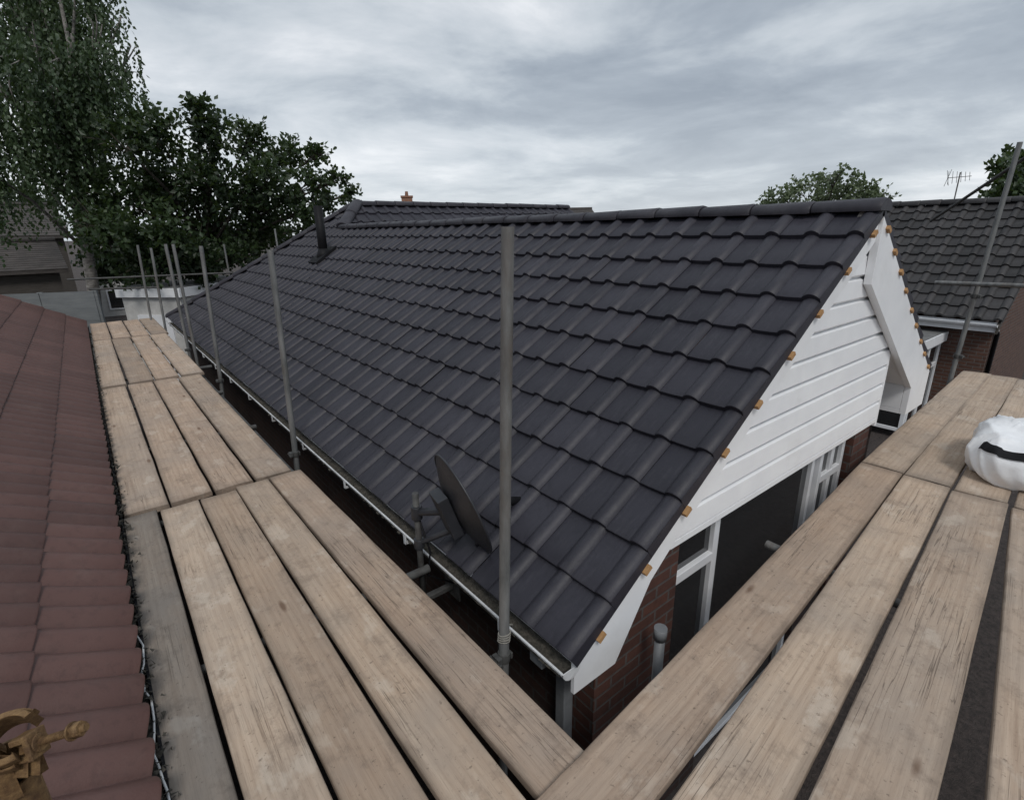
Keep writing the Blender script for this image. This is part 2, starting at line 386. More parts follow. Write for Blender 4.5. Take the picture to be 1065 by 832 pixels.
# cladding
mb=MB(); z=.27; hgt=.15; y0=yg+.058; xc=4.88
while z<1.75:
    z1=min(z+hgt,1.80)
    pr=[(z,y0+.002),(z+.014,y0-.014),(z1-.024,y0-.008),(z1-.012,y0+.012),(z1,y0+.012)]
    vs=[];fs=[]
    for (q,y) in pr:
        xl=max(1.95,xe+(q+.07)/tp); xh=min(xc,2*xr-xe-(q+.07)/tp); xh=max(xh,xl)
        vs += [(xl,y,q),(xh,y,q)]
    for k in range(len(pr)-1): fs.append((2*k,2*k+1,2*k+3,2*k+2))
    mb.add(vs,fs); z+=hgt
mb.box((xc,yg+.05,.20),(xc+.04,yg+.16,1.10)); mb.box((2.05,yg+.047,.235),(xc,yg+.10,.268))
mb.build('cladding',M['white'],B)
# bargeboards
mb=MB()
bw=.15
mb.prism([(1.34,-.20),(1.34,.0-.02),(xr,zr-.04),(xr,zr-.04-bw),(2.1,rake(2.1)-.04-bw),(1.86,rake(1.86)-.22),(1.62,-.20)],yg+.018,yg+.040)
mb.box((1.43,yg+.041,-.20),(1.555,yg+.30,-.185)); mb.build('bargeboard',M['white'],B,.002)
mb=MB()
xf=e-.50
mb.prism([(xr+.003,zr-.04),(e-.03,ze-.02),(e-.03,ze-.34),(xf,ze-.34),(xf,rake(xf)-.44),(xr+.003,zr-.46)],yg-.005,yg+.044)
mb.box((xf,yg+.046,ze-.34),(e-.06,yg+.29,ze-.30)); mb.box((xf,yg+.046,ze-.298),(xf+.03,yg+.29,rake(xf)-.2)); mb.build('bargeboard',M['white'],B,.002,label='deep boxed white bargeboard with squared foot')
mb=MB()
xa,xb=xc+.05,xf-.01
mb.add([(xa,yg+.046,rake(xa)-.43),(xb,yg+.046,rake(xb)-.43),(xb,yg+.29,rake(xb)-.43),(xa,yg+.29,rake(xa)-.43)],[(0,1,2,3)])
mb.build('soffit',M['white'],B)
mb=MB(); mb.box((1.43,yg+.31,-.205),(1.56,YF-.3,-.19)); mb.build('soffit',M['white'],B)
# batten ends
for side,Lb,nb in ((1,SL,9),(-1,rowsR*gg,9)):
    U=V((ca_*side,0,sa_)); N=V((-sa_*side,0,ca_)); O=V((xe,yg,0)) if side>0 else V((e,yg,ze))
    for k in range(nb):
        c=O+U*((k+.5)*Lb/nb+random.uniform(-.025,.025))+N*(-.045)+V((0,-.004 if side<0 else .002,0))
        mb=MB(); mb.obox(c,U,V((0,1,0)),N,.025,.016+random.uniform(0,.008),.012); mb.build('batten_end',M['batten'],B)
def window(x0,x1,z0,z1,y,bars_x=(),bars_z=(),fw=.06,par=B,name='window',mf='frame',axis='y'):
    f=MB()
    def bx(a0,a1,c0,c1,d0,d1):
        if axis=='y': f.box((a0,y-d0,c0),(a1,y+d1,c1))
        else: f.box((y-d0,a0,c0),(y+d1,a1,c1))
    bx(x0,x0+fw,z0,z1,.02,.05); bx(x1-fw,x1,z0,z1,.02,.05)
    bx(x0+fw,x1-fw,z1-fw,z1,.018,.05); bx(x0+fw,x1-fw,z0,z0+fw,.018,.05)
    for q in bars_x: bx(q-fw*.6,q+fw*.6,z0+fw,z1-fw,.016,.05)
    for q in bars_z: bx(x0+fw,x1-fw,q-fw*.6,q+fw*.6,.022,.05)
    o=f.build(name,M[mf],par,.004)
    p=MB()
    if axis=='y': p.box((x0+fw*.5,y+.01,z0+fw*.5),(x1-fw*.5,y+.02,z1-fw*.5))
    else: p.box((y+.01,x0+fw*.5,z0+fw*.5),(y+.02,x1-fw*.5,z1-fw*.5))
    p.build('pane',M['glass'],o); return o
window(2.23,2.70,-1.0,.22,yg+.16,(),(-.12,),.05)
window(2.72,4.10,-1.93,.22,yg+.19,(),(),.045)
window(4.12,4.58,-1.0,.22,yg+.16,(4.36,),(-.1,),.05)
for xa,xb in ((2.22,2.71),(4.11,4.59)):
    mb=MB(); mb.box((xa,yg+.13,-1.94),(xb,yg+.30,-1.01)); mb.build('window_panel',M['brick_shade'],B)
mb=MB(); mb.box((1.46,yg+.20,-2.3),(1.525,yg+.265,-.21)); mb.box((1.30,yg+.19,-.17),(1.40,yg+.28,-.09)); mb.box((1.40,yg+.2,-.26),(1.53,yg+.265,-.206)); mb.build('downpipe',M['grey'],B,.006)
p=aty(684,690,yg-.05); q=aty(684,656,yg-.05); mb=MB(); mb.path([(p.x,yg-.05,-2.3),(p.x,yg-.05,q.z)],.026,14); mb.path([(p.x,yg-.05,q.z-.06),(p.x,yg-.05,q.z+.005)],.033,14)
mb.build('soil_pipe',M['grey'],B)
P0=V((xe,yg,0)); NN=V((-sa_,0,ca_))
q=hit(337,268,P0,NN)
mb=MB(); mb.path([q-V((0,0,.1)),q+V((0,0,.84))],.075,14)
vp=mb.build('vent_pipe',M['black'],B)
mb=MB(); mb.obox(q+NN*.05,V((ca_,0,sa_)),V((0,1,0)),NN,.22,.2,.02); mb.path([q-V((0,0,.05)),q+V((0,0,.15))],[.14,.078],14); mb.build('flashing',M['black'],vp)
# ------------------------------------------------------------------ satellite dish
mp=atx(434,540,1.19); my=mp.y
D=thing('satellite_dish','dark grey satellite dish on a bracket beside the gutter','satellite dish',(1.19,my,-.25))
mb=MB(); mb.path([(1.19,my,-.32),(1.19,my,.42)],.018,12); mb.build('mast',M['dsteel'],D)
mb=MB(); mb.box((1.17,my-.02,-.30),(1.40,my+.02,-.27)); mb.box((1.385,my-.08,-.36),(1.399,my+.08,-.2)); mb.build('wall_bracket',M['dsteel'],D,.004)
dc=atx(481,524,1.36)
nn=V((.87,-.165,.30)).normalized(); su=V((0,0,1)); sx_=su.cross(nn).normalized(); sy_=nn.cross(sx_)
mb=MB(); nr,na=7,40; vs=[];fs=[]
for i in range(nr+1):
    q=i/nr
    for k in range(na):
        t=2*math.pi*k/na; vs.append(dc+sx_*math.cos(t)*.28*q+sy_*math.sin(t)*.305*q+nn*(.07*q*q-.07))
for i in range(nr):
    for k in range(na): fs.append((i*na+k,i*na+(k+1)%na,(i+1)*na+(k+1)%na,(i+1)*na+k))
mb.add(vs,fs,1,True)
mb.path([dc+sx_*math.cos(2*math.pi*k/na)*.282+sy_*math.sin(2*math.pi*k/na)*.307 for k in range(na+1)],.007,6,False)
mb.build('reflector',M['dish'],D)
bk=dc-nn*.07; mb=MB()
mb.path([bk-sy_*.0,V((1.19,my,.30))],.024,8); mb.path([bk-sy_*.12,V((1.19,my,.10))],.018,8); mb.obox(bk-nn*.03,nn,sx_,sy_,.03,.07,.13)
mb.path([(1.19,my,.34),(1.19,my,.26)],.032,12); mb.path([(1.19,my,.13),(1.19,my,.07)],.03,12); mb.build('dish_bracket',M['dish'],D,.003)
ab=dc-sy_*.29; ln=dc+nn*.27-sy_*.16; mb=MB(); mb.path([ab-nn*.03,ab+nn*.14+sy_*.01,ln],.012,8); mb.build('feed_arm',M['dish'],D)
mb=MB(); dl=(dc-ln).normalized(); mb.path([ln-dl*.05,ln+dl*.02,ln+dl*.03,ln+dl*.07],[.022,.026,.034,.03],12); mb.build('receiver',M['black'],D)
mb=MB(); mb.path([V((1.19,my,.30)),V((1.23,my-.05,.05)),V((1.22,my-.02,-.12)),V((1.39,my-.06,-.24))],.006,6); mb.build('lead',M['black'],D)
# ------------------------------------------------------------------ scaffold boards
def board(e0a,e0b,e1a,e1b,z,tint,label,grp,th=.038):
    e0a,e0b,e1a,e1b=[V((p[0],p[1],0)) for p in (e0a,e0b,e1a,e1b)]
    c0=(e0a+e0b)/2; c1=(e1a+e1b)/2; L=(c1-c0).length; d=(c1-c0).normalized(); sd=V((-d.y,d.x,0))
    w0=abs((e0b-e0a).dot(sd)); w1=abs((e1b-e1a).dot(sd)); w=min((w0+w1)/2,.30)
    n=44; prof=[(-.5,-.012),(-.5,-th+.004),(-.485,-th),(.485,-th),(.5,-th+.004),(.5,-.012),(.494,-.004),(.478,0),(.2,0),(-.2,0),(-.478,0),(-.494,-.004)]
    ph=random.uniform(0,100); cup=random.uniform(-.004,.004); bow=random.uniform(-.006,.006); tw=random.uniform(-.008,.008)
    vs=[];fs=[]; m=len(prof)
    for i in range(n+1):
        q=i/n; x=(q-.5)*L
        ed=.0035*noise.noise(V((x*2.5,ph,0))); ed2=.0035*noise.noise(V((x*2.5,ph+9,3)))
        chip=max(0,noise.noise(V((x*7,ph+4,1)))-.35)*.03
        for k,(py,pz) in enumerate(prof):
            y=py*w+(ed if py<0 else ed2); zz=pz+bow*(1-(2*q-1)**2)+tw*(q-.5)*py*2+cup*(4*py*py-.5)
            if k in (6,7) : y-=chip*.6; zz-=chip*.25
            xx=x+(.006*noise.noise(V((py*3,ph,q*5))) if i in (0,n) else 0)
            vs.append((xx,y,zz))
    for i in range(n):
        for k in range(m): fs.append((i*m+k,(i+1)*m+k,(i+1)*m+(k+1)%m,i*m+(k+1)%m))
    fs.append(tuple(range(m))[::-1]); fs.append(tuple(n*m+k for k in range(m)))
    mb=MB(); mb.add(vs,fs); o=mb.build('scaffold_board',M['wood'])
    mid=(c0+c1)/2; o.matrix_world=Matrix.Translation((mid.x,mid.y,z))@Matrix(((d.x,sd.x,0,0),(d.y,sd.y,0,0),(0,0,1,0),(0,0,0,1)))
    o.color=(*tint,1); tag(o,label,'board',grp); return o
ords=['first','second','third','fourth','fifth']
XE=[q*H for q in (-.088,.022,.163,.304,.452,.602)]
tn=[(.58,.61,.64),(1.12,1.09,1.05),(.90,.85,.80),(1.04,1.0,.95),(.95,.90,.86)]
gp='scaffold boards of the left walkway'
labs=['grey weathered board beside the brown roof in the nearest run of the left walkway','second board from the brown roof in the nearest run of the left walkway','third board from the brown roof in the nearest run of the left walkway','fourth board from the brown roof in the nearest run of the left walkway','board nearest the dish and gutter in the nearest run of the left walkway']
fa=[-.135,.075,.320,.565,.80,1.045]
gl=[(.006,.010),(.010,.008),(.008,.010),(.012,.016),(.016,.006)]
for i in range(5):
    y1=4.05+random.uniform(-.03,.03); y0=.12
    board((XE[i]+gl[i][0],y0),(XE[i+1]-gl[i][1],y0),(fa[i]+gl[i][0]*.7,y1),(fa[i+1]-gl[i][1]*.7,y1),.0,tn[i],labs[i],gp)
def run(y0,y1,x0,x1,nb,nm,dz=0):
    p=(x1-x0)/nb
    for i in range(nb):
        j=random.uniform(-.008,.008); tt=random.uniform(.82,1.12); w=random.uniform(0,.05)
        lab=f'{ords[i]} board from the brown roof in the {nm} run of the left walkway'
        board((x0+p*i+.010+j,y0),(x0+p*(i+1)-.010+j,y0),(x0+p*i+.010-j,y1+random.uniform(-.05,.05)),(x0+p*(i+1)-.010-j,y1),dz,(tt,tt*(.98-w),tt*(.96-w*1.6)),lab,gp)
run(4.12,8.10,-.135,.99,4,'second nearest',-.004)
run(8.16,12.10,-.13,1.04,4,'third nearest',.002)
run(12.16,14.7,-.12,1.08,4,'farthest')
zr_=.042
gr='scaffold boards of the right walkway'
near=[(550,832),(686,832),(696,832),(824,832),(836,832),(978,832),(1003,832),(1180,832)]
far=[(897,481),(937,492),(940,493),(988,508),(991,510),(1048,524),(1052,527),(1120,546)]
tr=[(.92,.87,.83),(1.10,1.07,1.03),(.97,.94,.91),(1.05,1.02,.99)]
lr=['board nearest the gable in the nearer run of the right walkway','second board from the gable in the nearer run of the right walkway','third board from the gable in the nearer run of the right walkway','fourth board from the gable in the nearer run of the right walkway']
ends=[]
for i in range(4):
    n0,n1=at(*near[2*i],zr_),at(*near[2*i+1],zr_); f0,f1=at(*far[2*i],zr_),at(*far[2*i+1],zr_)
    c0=(n0+n1)/2; c1=(f0+f1)/2; d=(c1-c0).normalized(); sd=V((-d.y,d.x,0))
    w=(abs((n1-n0).dot(sd))+abs((f1-f0).dot(sd)))/2; w=min(w,.292); s=c1-d*3.95
    board(s-sd*w/2,s+sd*w/2,c1-sd*w/2,c1+sd*w/2,zr_,tr[i],lr[i],gr); ends.append((c1,d,sd))
fr=[(1003,388),(1026,390),(1029,391),(1057,393),(1061,393),(1092,396),(1096,397),(1130,400)]
lr2=[s.replace('nearer','farther') for s in lr]
for i in range(4):
    c1,d,sd=ends[i]; f=(at(*fr[2*i],zr_)+at(*fr[2*i+1],zr_))/2
    d2=(f-c1).normalized(); s=c1+d2*.02; f=s+d2*3.9; sd2=V((-d2.y,d2.x,0)); w=.276; tt=random.uniform(.92,1.08)
    board(s-sd2*w/2,s+sd2*w/2,f-sd2*w/2,f+sd2*w/2,zr_+.001,(tt,tt*.98,tt*.95),lr2[i],gr)
# ------------------------------------------------------------------ scaffold poles
def coupler_parts(mb,p,ax,out):
    ax=V(ax).normalized(); out=V(out); out=(out-ax*out.dot(ax)).normalized(); sd=ax.cross(out)
    mb.path([p-ax*.025,p+ax*.025],.030,14); mb.obox(p+out*.040,ax,out,sd,.020,.013,.026)
    mb.path([p+out*.052-sd*.04,p+out*.052+sd*.05],.006,8); mb.path([p+sd*.038+out*.052,p+sd*.05+out*.052],.013,6)
    mb.obox(p-out*.032,ax,out,sd,.016,.006,.022)
def pole(base,top,label,couplers=(),r=.0242,grp='scaffold poles along the roof'):
    base=V(base);top=V(top); d=(top-base).normalized()
    low=base+d*((-2.35-base.z)/d.z)
    t=thing('scaffold_pole',label,'pole',low,grp)
    mb=MB(); mb.pipe(low,top,r); mb.build('tube',M['steel'],t)
    for zc,out in couplers:
        p=base+d*((zc-base.z)/d.z); mb=MB(); coupler_parts(mb,p,d,out); mb.build('coupler',M['dsteel'],t,.003)
    return t
def pole_px(x,ub,vb,ut,vt,label,couplers=(),r=.0242,z=None):
    bs=atx(ub,vb,x) if z is None else at(ub,vb,z)
    d=ray(ut,vt)
    k=(bs.x*d.x+bs.y*d.y)/(d.x**2+d.y**2); tp_=CP+d*k
    return pole(bs,tp_,label,couplers,r), bs, tp_
np0,nb_,nt_=pole_px(1.185,524,690,528,236,'tall scaffold pole nearest the camera, rising in front of the tiled roof',((-.12,(-1,0,0)),))
# wire tie round the near pole
dv=(nt_-nb_).normalized(); mb=MB(); pts=[]
for k in range(60):
    q=k/59; p=nb_+dv*((-.03+.055*q-nb_.z)/dv.z); an=q*2*math.pi*4.2
    pts.append(p+V((math.cos(an),math.sin(an),0))*(.0275+.002*math.sin(k*1.3)))
pts += [pts[-1]+V((.03,-.01,.004)),pts[-1]+V((.06,.0,-.02)),pts[-1]+V((.075,.01,-.05))]
mb.path(pts,.0035,6); mb.build('wire_tie',M['rope'],np0)
pole_px(1.16,307,470,281,260,'second scaffold pole from the camera along the gutter',((-.08,(-1,0,0)),))
pole_px(1.16,230,400,209,256,'third scaffold pole from the camera, leaning slightly by the gutter',((-.08,(-1,0,0)),))
pole_px(1.16,197,368,172,254,'fourth scaffold pole, left one of a close pair by the gutter',((-.08,(-1,0,0)),))
pole_px(1.2,203,366,180,254,'fifth scaffold pole, right one of a close pair by the gutter')
pole_px(1.14,171,336,157,258,'sixth scaffold pole along the walkway, second from its far end')
pole_px(1.0,156,326,143,255,'scaffold pole at the far end of the left walkway')
pA=pt(241,300,17.0); pB=pt(238,254,17.0); pole(V((pA.x,pA.y,0)),V((pA.x,pA.y,pB.z)),'scaffold pole poking up behind the hip of the charcoal roof')
pA=pt(292,280,16.6); pB=pt(289,238,16.6); pole(V((pA.x,pA.y,0)),V((pA.x,pA.y,pB.z)),'scaffold pole behind the roof near the black vent pipe')
_,rb,rt=pole_px(0,988,396,1061,148,'tall scaffold pole at the far end of the right walkway',((.3,(0,-1,0)),(1.0,(0,-1,0))),z=0)
def tube(p0,p1,label,grp,mat='dsteel',r=.0242):
    mb=MB(); mb.pipe(p0,p1,r); o=mb.build('scaffold_tube',M[mat]); tag(o,label,'tube',grp); return o
gtb='horizontal and sloping scaffold tubes'
dd=math.hypot(rb.x,rb.y)
tube(pt(973,294,dd+.1),pt(1080,298,dd-.3),'horizontal scaffold guard rail in front of the far right roof',gtb,'steel')
tube(pt(968,230,dd+1.2),pt(1085,152,dd-.1),'thin sloping scaffold brace rising to the tall right pole',gtb,r=.018)
tube(pt(70,291,15.6),pt(262,283,15.2),'upper guard rail across the far end of the left walkway',gtb,r=.022)
tube(pt(92,301,15.3),pt(165,299,15.3),'lower guard rail across the far end of the left walkway',gtb,r=.022)
names=['first','second','third','fourth','fifth','sixth','seventh','eighth','ninth','tenth']
for k in range(9):
    y=.75+k*1.6
    tube((-.16 if k else -.1,y,-.065),(1.22 if k%4==1 else 1.06,y,-.065),f'{names[k]} cross tube from the camera under the left walkway',gtb)
tube((1.03,.3,-.115),(1.03,14.6,-.115),'long ledger tube under the gutter side of the left walkway',gtb)
p=at(805,572,-.03); tube((p.x,p.y-.9,-.024),(p.x+.02,yg-.07,-.024),'cross tube under the right walkway poking out toward the windows',gtb,'steel')
tube((7.6,-.5,-.024),(7.6,1.05,-.024),'cross tube under the far end of the right walkway',gtb)
tube((.3,.17,-.075),(8.6,.75,-.075),'long ledger tube under the middle of the right walkway',gtb)
# rusty coupler on a pole stub at bottom left
cp=pt(12,800,.86)
t=thing('scaffold_pole','short scaffold pole topped with a rusty coupler beside the brown roof','pole',(cp.x,cp.y,-2.35),'scaffold poles along the roof')
mb=MB(); mb.pipe((cp.x,cp.y,-2.35),(cp.x,cp.y,cp.z-.01)); mb.build('tube',M['rust'],t)
tc=(CP-cp).normalized(); rt3=R@V((1,0,0)); upv=R@V((0,1,0))
A1=(tc*.93+upv*.12-rt3*.34).normalized()
rc=cp+upv*.038+tc*.026
mb=MB()
mb.carc(cp,(0,0,1),rt3,.0245,.032,.026,35,325)
mb.carc(rc,A1,upv,.0245,.0325,.024,-40,215)
mb.carc(rc,A1,upv,.0335,.0365,.010,-30,205)
hg=rc-rt3*.028-upv*.012; mb.carc(hg,A1,rt3,.0035,.010,.024,0,360,14)
mb.obox(cp+tc*.030+upv*.004,rt3,upv,tc,.022,.015,.006)
mb.obox(cp+rt3*.024+upv*.012+tc*.014,rt3,upv,tc,.014,.020,.014)
lug=rc+rt3*.036-upv*.002; fw=(rt3*.95+upv*.31).normalized(); lu=(upv-fw*upv.dot(fw)).normalized(); lv_=fw.cross(lu)
mb.obox(lug-fw*.004,fw,lu,lv_,.004,.017,.014); mb.obox(lug-fw*.014+lu*.012,fw,lu,lv_,.012,.004,.013); mb.obox(lug-fw*.014-lu*.012,fw,lu,lv_,.012,.004,.013)
c1=mb.build('coupler',M['rust'],t,.002)
mb=MB(); b0=lug-fw*.016; b1=lug+fw*.062
mb.path([b0,b1+fw*.004],.0050,10)
for k in range(18): q=lug+fw*(.006+.0022*k); mb.path([q,q+fw*.001],.0056,10)
mb.path([b1-fw*.014,b1-fw*.002],.0100,6); mb.path([b1-fw*.0165,b1-fw*.014],.0118,14); mb.path([lug+fw*.0005,lug+fw*.003],.0115,14)
mb.build('bolt',M['rust'],c1)
# ------------------------------------------------------------------ brown house on the left
BH=thing('bungalow','house with brown ribbed tile roof along the left edge of the walkway','house',(-4.5,6,-2.35))
pb=math.radians(29); xb,zb,yb0,yb1=-.175,.05,-2.0,14.3
U=V((-math.cos(pb),0,math.sin(pb))); N=V((math.sin(pb),0,math.cos(pb)))
mb=MB(); tile_slope(mb,V((xb,yb0,zb)),V((0,1,0)),U,N,yb1-yb0,15,.35,.36,.060,1.0,lift=.022,jit=.8,rolls=2); br=mb.build('roof',M['btile'],BH)
top=V((xb,0,zb))+U*15*.35
mb=MB(); mb.add([(top.x,yb0,top.z),(top.x,yb1,top.z),(2*top.x-xb,yb1,zb),(2*top.x-xb,yb0,zb)],[(0,1,2,3)],.5); mb.build('roof',M['btile'],BH,label='rear brown slope facing away')
mb=MB(); ridge_caps(mb,(top.x,yb0,top.z+.02),(top.x,yb1,top.z+.02)); mb.build('ridge',M['btile'],BH)
mb=MB(); mb.prism([(-.55,-2.35),(-.55,zb+.1),(top.x,top.z-.1),(2*top.x+.55,zb+.1),(2*top.x+.55,-2.35)],yb0+.2,yb1-.15); mb.build('wall',M['brick2'],BH)
mb=MB(); gutter(mb,-.185,yb0,yb1,-.0,.05); bg=mb.build('gutter',M['black'],BH)
mb=MB(); mb.box((-.22,yb0,-.03),(-.15,yb1,-.012))
for k in range(5600):
    y=random.uniform(.5,13); x=-.166+random.gauss(0,.026); r=random.uniform(.004,.015)*(1.6 if random.random()<.2 else 1); zz=.002+random.uniform(-.004,.024)
    vs=[V((x,y,zz))+V((random.uniform(-1,1),random.uniform(-1,1),random.uniform(-.6,1)))*r for _ in range(4)]
    mb.add(vs,[(0,1,2),(0,2,3),(0,1,3),(1,2,3)],random.random())
mb.build('gutter_debris',M['moss'],bg,kind='stuff')
mb=MB(); pts=[]
for k in range(26):
    y=1.2+k*.06; pts.append((-.146+.010*math.sin(k*.9)+random.uniform(-.004,.004),y,.016+.006*math.sin(k*1.7)))
mb.path(pts,.0042,8); o=mb.build('cable',M['cable']); tag(o,'thin white cable lying along the edge between brown roof and boards','cable')
# ------------------------------------------------------------------ sack
bc=at(1050,498,zr_); bc=bc+V((.26,-.04,0))
SK=thing('rubble_sack','crumpled white plastic sack with a black band on the right walkway boards','sack',(bc.x,bc.y,zr_))
dirx=ends[2][1]; diry=V((-dirx.y,dirx.x,0)); mb=MB(); nu,nv=130,64; vs=[];fs=[]
def fold(p):
    p=p+noise.noise_vector(p*1.3)*.35
    f1=1-abs(noise.noise(V((p.x*2.4+1,p.y*3.2,p.z*5.0))))*2.4      # a few long creases
    f2=1-abs(noise.noise(V((p.x*4.5+7,p.y*5.5-p.x*3,p.z*4.0))))*3.4
    return noise.noise(p*2.3)*.055+max(0,f1)**3*.030+max(0,f2)**4*.020
for i in range(nv+1):
    th=math.pi*i/nv
    for k in range(nu):
        ph=2*math.pi*k/nu
        def sp(x,e_): return math.copysign(abs(x)**e_,x)
        x=sp(math.cos(ph),.6)*sp(math.sin(th),.5)*.50; y=sp(math.sin(ph),.75)*sp(math.sin(th),.5)*.33; z=sp(math.cos(th),.8)*.16
        q=V((x,y,z)); rr=V((x*.5,y*.6,z*2.4+.02)); rr=rr.normalized() if rr.length>0 else q
        q=q+rr*(fold(q)-.01)
        top_=(math.cos(th)+1)/2
        q.z+=top_*(.07*math.sin(x*3.4+1.9)+.06*noise.noise(V((x*2.2+3,y*2.2,5)))-.03*abs(y)*3)
        q.x+=.10*noise.noise(V((ph*1.0,1.5,0)))*math.sin(th)*math.copysign(1,math.cos(ph))*.6
        q.z=max(q.z+.14,.003+.003*random.random())
        vs.append(V((bc.x,bc.y,zr_))+dirx*q.x+diry*q.y+V((0,0,q.z)))
for i in range(nv):
    for k in range(nu): fs.append((i*nu+k,i*nu+(k+1)%nu,(i+1)*nu+(k+1)%nu,(i+1)*nu+k))
mb.add(vs,fs,1,True); mb.build('sack_body',M['bag'],SK)
cen=V((bc.x,bc.y,zr_+.06))
bd=MB(); rowsB=[]
for j in range(7):
    lst=[]
    for k in range(48,92):
        ii=int(round(18+abs(k-66)*.16+1.5*math.sin(k*.22)))+j
        p=V(vs[ii*nu+k%nu]); lst.append(p+(p-cen).normalized()*.010)
    rowsB.append(lst)
m=len(rowsB[0]); bd.add([p for r in rowsB for p in r],[(r*m+k,r*m+k+1,(r+1)*m+k+1,(r+1)*m+k) for r in range(6) for k in range(m-1)],1,True); bd.build('black_band',M['black'],SK)
# ------------------------------------------------------------------ right neighbour house
NHs=thing('bungalow','brick bungalow with weathered dark tiled roof at the far right','house',(15,6,-2.35))
nx,ny0,ny1,nz=13.3,1.9,11.5,0.0; rx_,rz_=16.4,2.2
an=math.atan2(rz_,rx_-nx); U=V((math.cos(an),0,math.sin(an))); N=V((-math.sin(an),0,math.cos(an))); SN=math.hypot(rz_,rx_-nx)
mb=MB(); tile_slope(mb,V((nx,ny0,nz)),V((0,1,0)),U,N,ny1-ny0,12,SN/12,.30,.05,lift=.04); mb.build('roof',M['tile2'],NHs)
mb=MB(); mb.add([(rx_,ny0,rz_),(rx_,ny1,rz_),(2*rx_-nx,ny1,0),(2*rx_-nx,ny0,0)],[(0,1,2,3)],.4); mb.build('roof',M['tile2'],NHs,label='rear dark slope facing away')
mb=MB(); ridge_caps(mb,(rx_,ny0,rz_+.03),(rx_,ny1,rz_+.03)); mb.build('ridge',M['tile2'],NHs)
mb=MB(); mb.prism([(nx+.35,-2.35),(nx+.35,.1),(rx_,rz_-.15),(2*rx_-nx-.35,.1),(2*rx_-nx-.35,-2.35)],ny0+.15,ny1-.1); mb.build('wall',M['brick2'],NHs)
mb=MB(); mb.box((nx+.05,ny0+.06,-.22),(nx+.09,ny1-.1,-.03)); mb.box((nx+.09,ny0+.06,-.22),(nx+.34,ny1-.1,-.2)); mb.build('fascia',M['frame'],NHs)
mb=MB(); mb.prism([(nx+.0,-.06),(rx_,rz_-.05),(2*rx_-nx,-.06),(2*rx_-nx,-.24),(rx_,rz_-.25),(nx+.0,-.24)],ny0+.03,ny0+.07); mb.build('bargeboard',M['shed'],NHs)
mb=MB(); gutter(mb,nx-.03,ny0+.05,ny1,-.06,.055); mb.build('gutter',M['frame'],NHs)
# flat roofed porch against the side wall
px0,px1,py0,py1=12.15,nx+.33,2.75,4.6
mb=MB(); mb.box((px0,py0,-.42),(px1,py1,-.32)); mb.build('porch_roof',M['felt'],NHs)
mb=MB(); mb.box((px0-.03,py0-.03,-.52),(px0-.002,py1+.03,-.33)); mb.box((px0,py0-.03,-.52),(px1,py0-.002,-.33)); mb.build('porch_fascia',M['white'],NHs)
window(py0+.05,py1-.05,-2.2,-.53,px0+.05,(3.3,3.95),(-1.0,),.07,NHs,axis='x')
window(px0+.12,px1-.02,-2.2,-.53,py0+.06,(12.9,),(-1.0,),.07,NHs)
window(5.2,6.4,-1.5,-.55,nx+.33,(5.8,),(),.07,NHs,axis='x')
mb=MB(); mb.path([(nx+.5,ny0+.10,-2.3),(nx+.5,ny0+.10,-.3),(nx+.1,ny0+.10,-.14)],.04,10); mb.build('downpipe',M['black'],NHs)
# tv antenna
ax0=pt(986,236,19.5); ax1=pt(988,180,19.5)
TA=thing('tv_antenna','spiky television aerial on a mast above the far right roof','aerial',(ax0.x,ax0.y,ax0.z-.6))
mb=MB(); mb.path([(ax0.x,ax0.y,ax0.z-.6),(ax0.x,ax0.y,ax1.z)],.016,8); mb.build('mast',M['dsteel'],TA)
mb=MB(); bd_=V((.45,-.55,.04)).normalized(); ct=V((ax0.x,ax0.y,ax1.z-.12)); mb.path([ct-bd_*.28,ct+bd_*.28],.009,6); mb.build('boom',M['dsteel'],TA)
mb=MB(); pr=V((.5,.3,.0)).normalized()
for k in range(6):
    p=ct-bd_*.26+bd_*.10*k; h=.17-.012*k; mb.path([p-V((0,0,h))-pr*.05,p+V((0,0,h))+pr*.05],.006,5)
mb.path([ct-bd_*.27-pr*.15-V((0,0,.2)),ct-bd_*.27+pr*.15+V((0,0,.2))],.006,5); mb.path([ct-bd_*.27+pr*.15-V((0,0,.2)),ct-bd_*.27-pr*.15+V((0,0,.2))],.006,5)
mb.build('elements',M['dsteel'],TA)
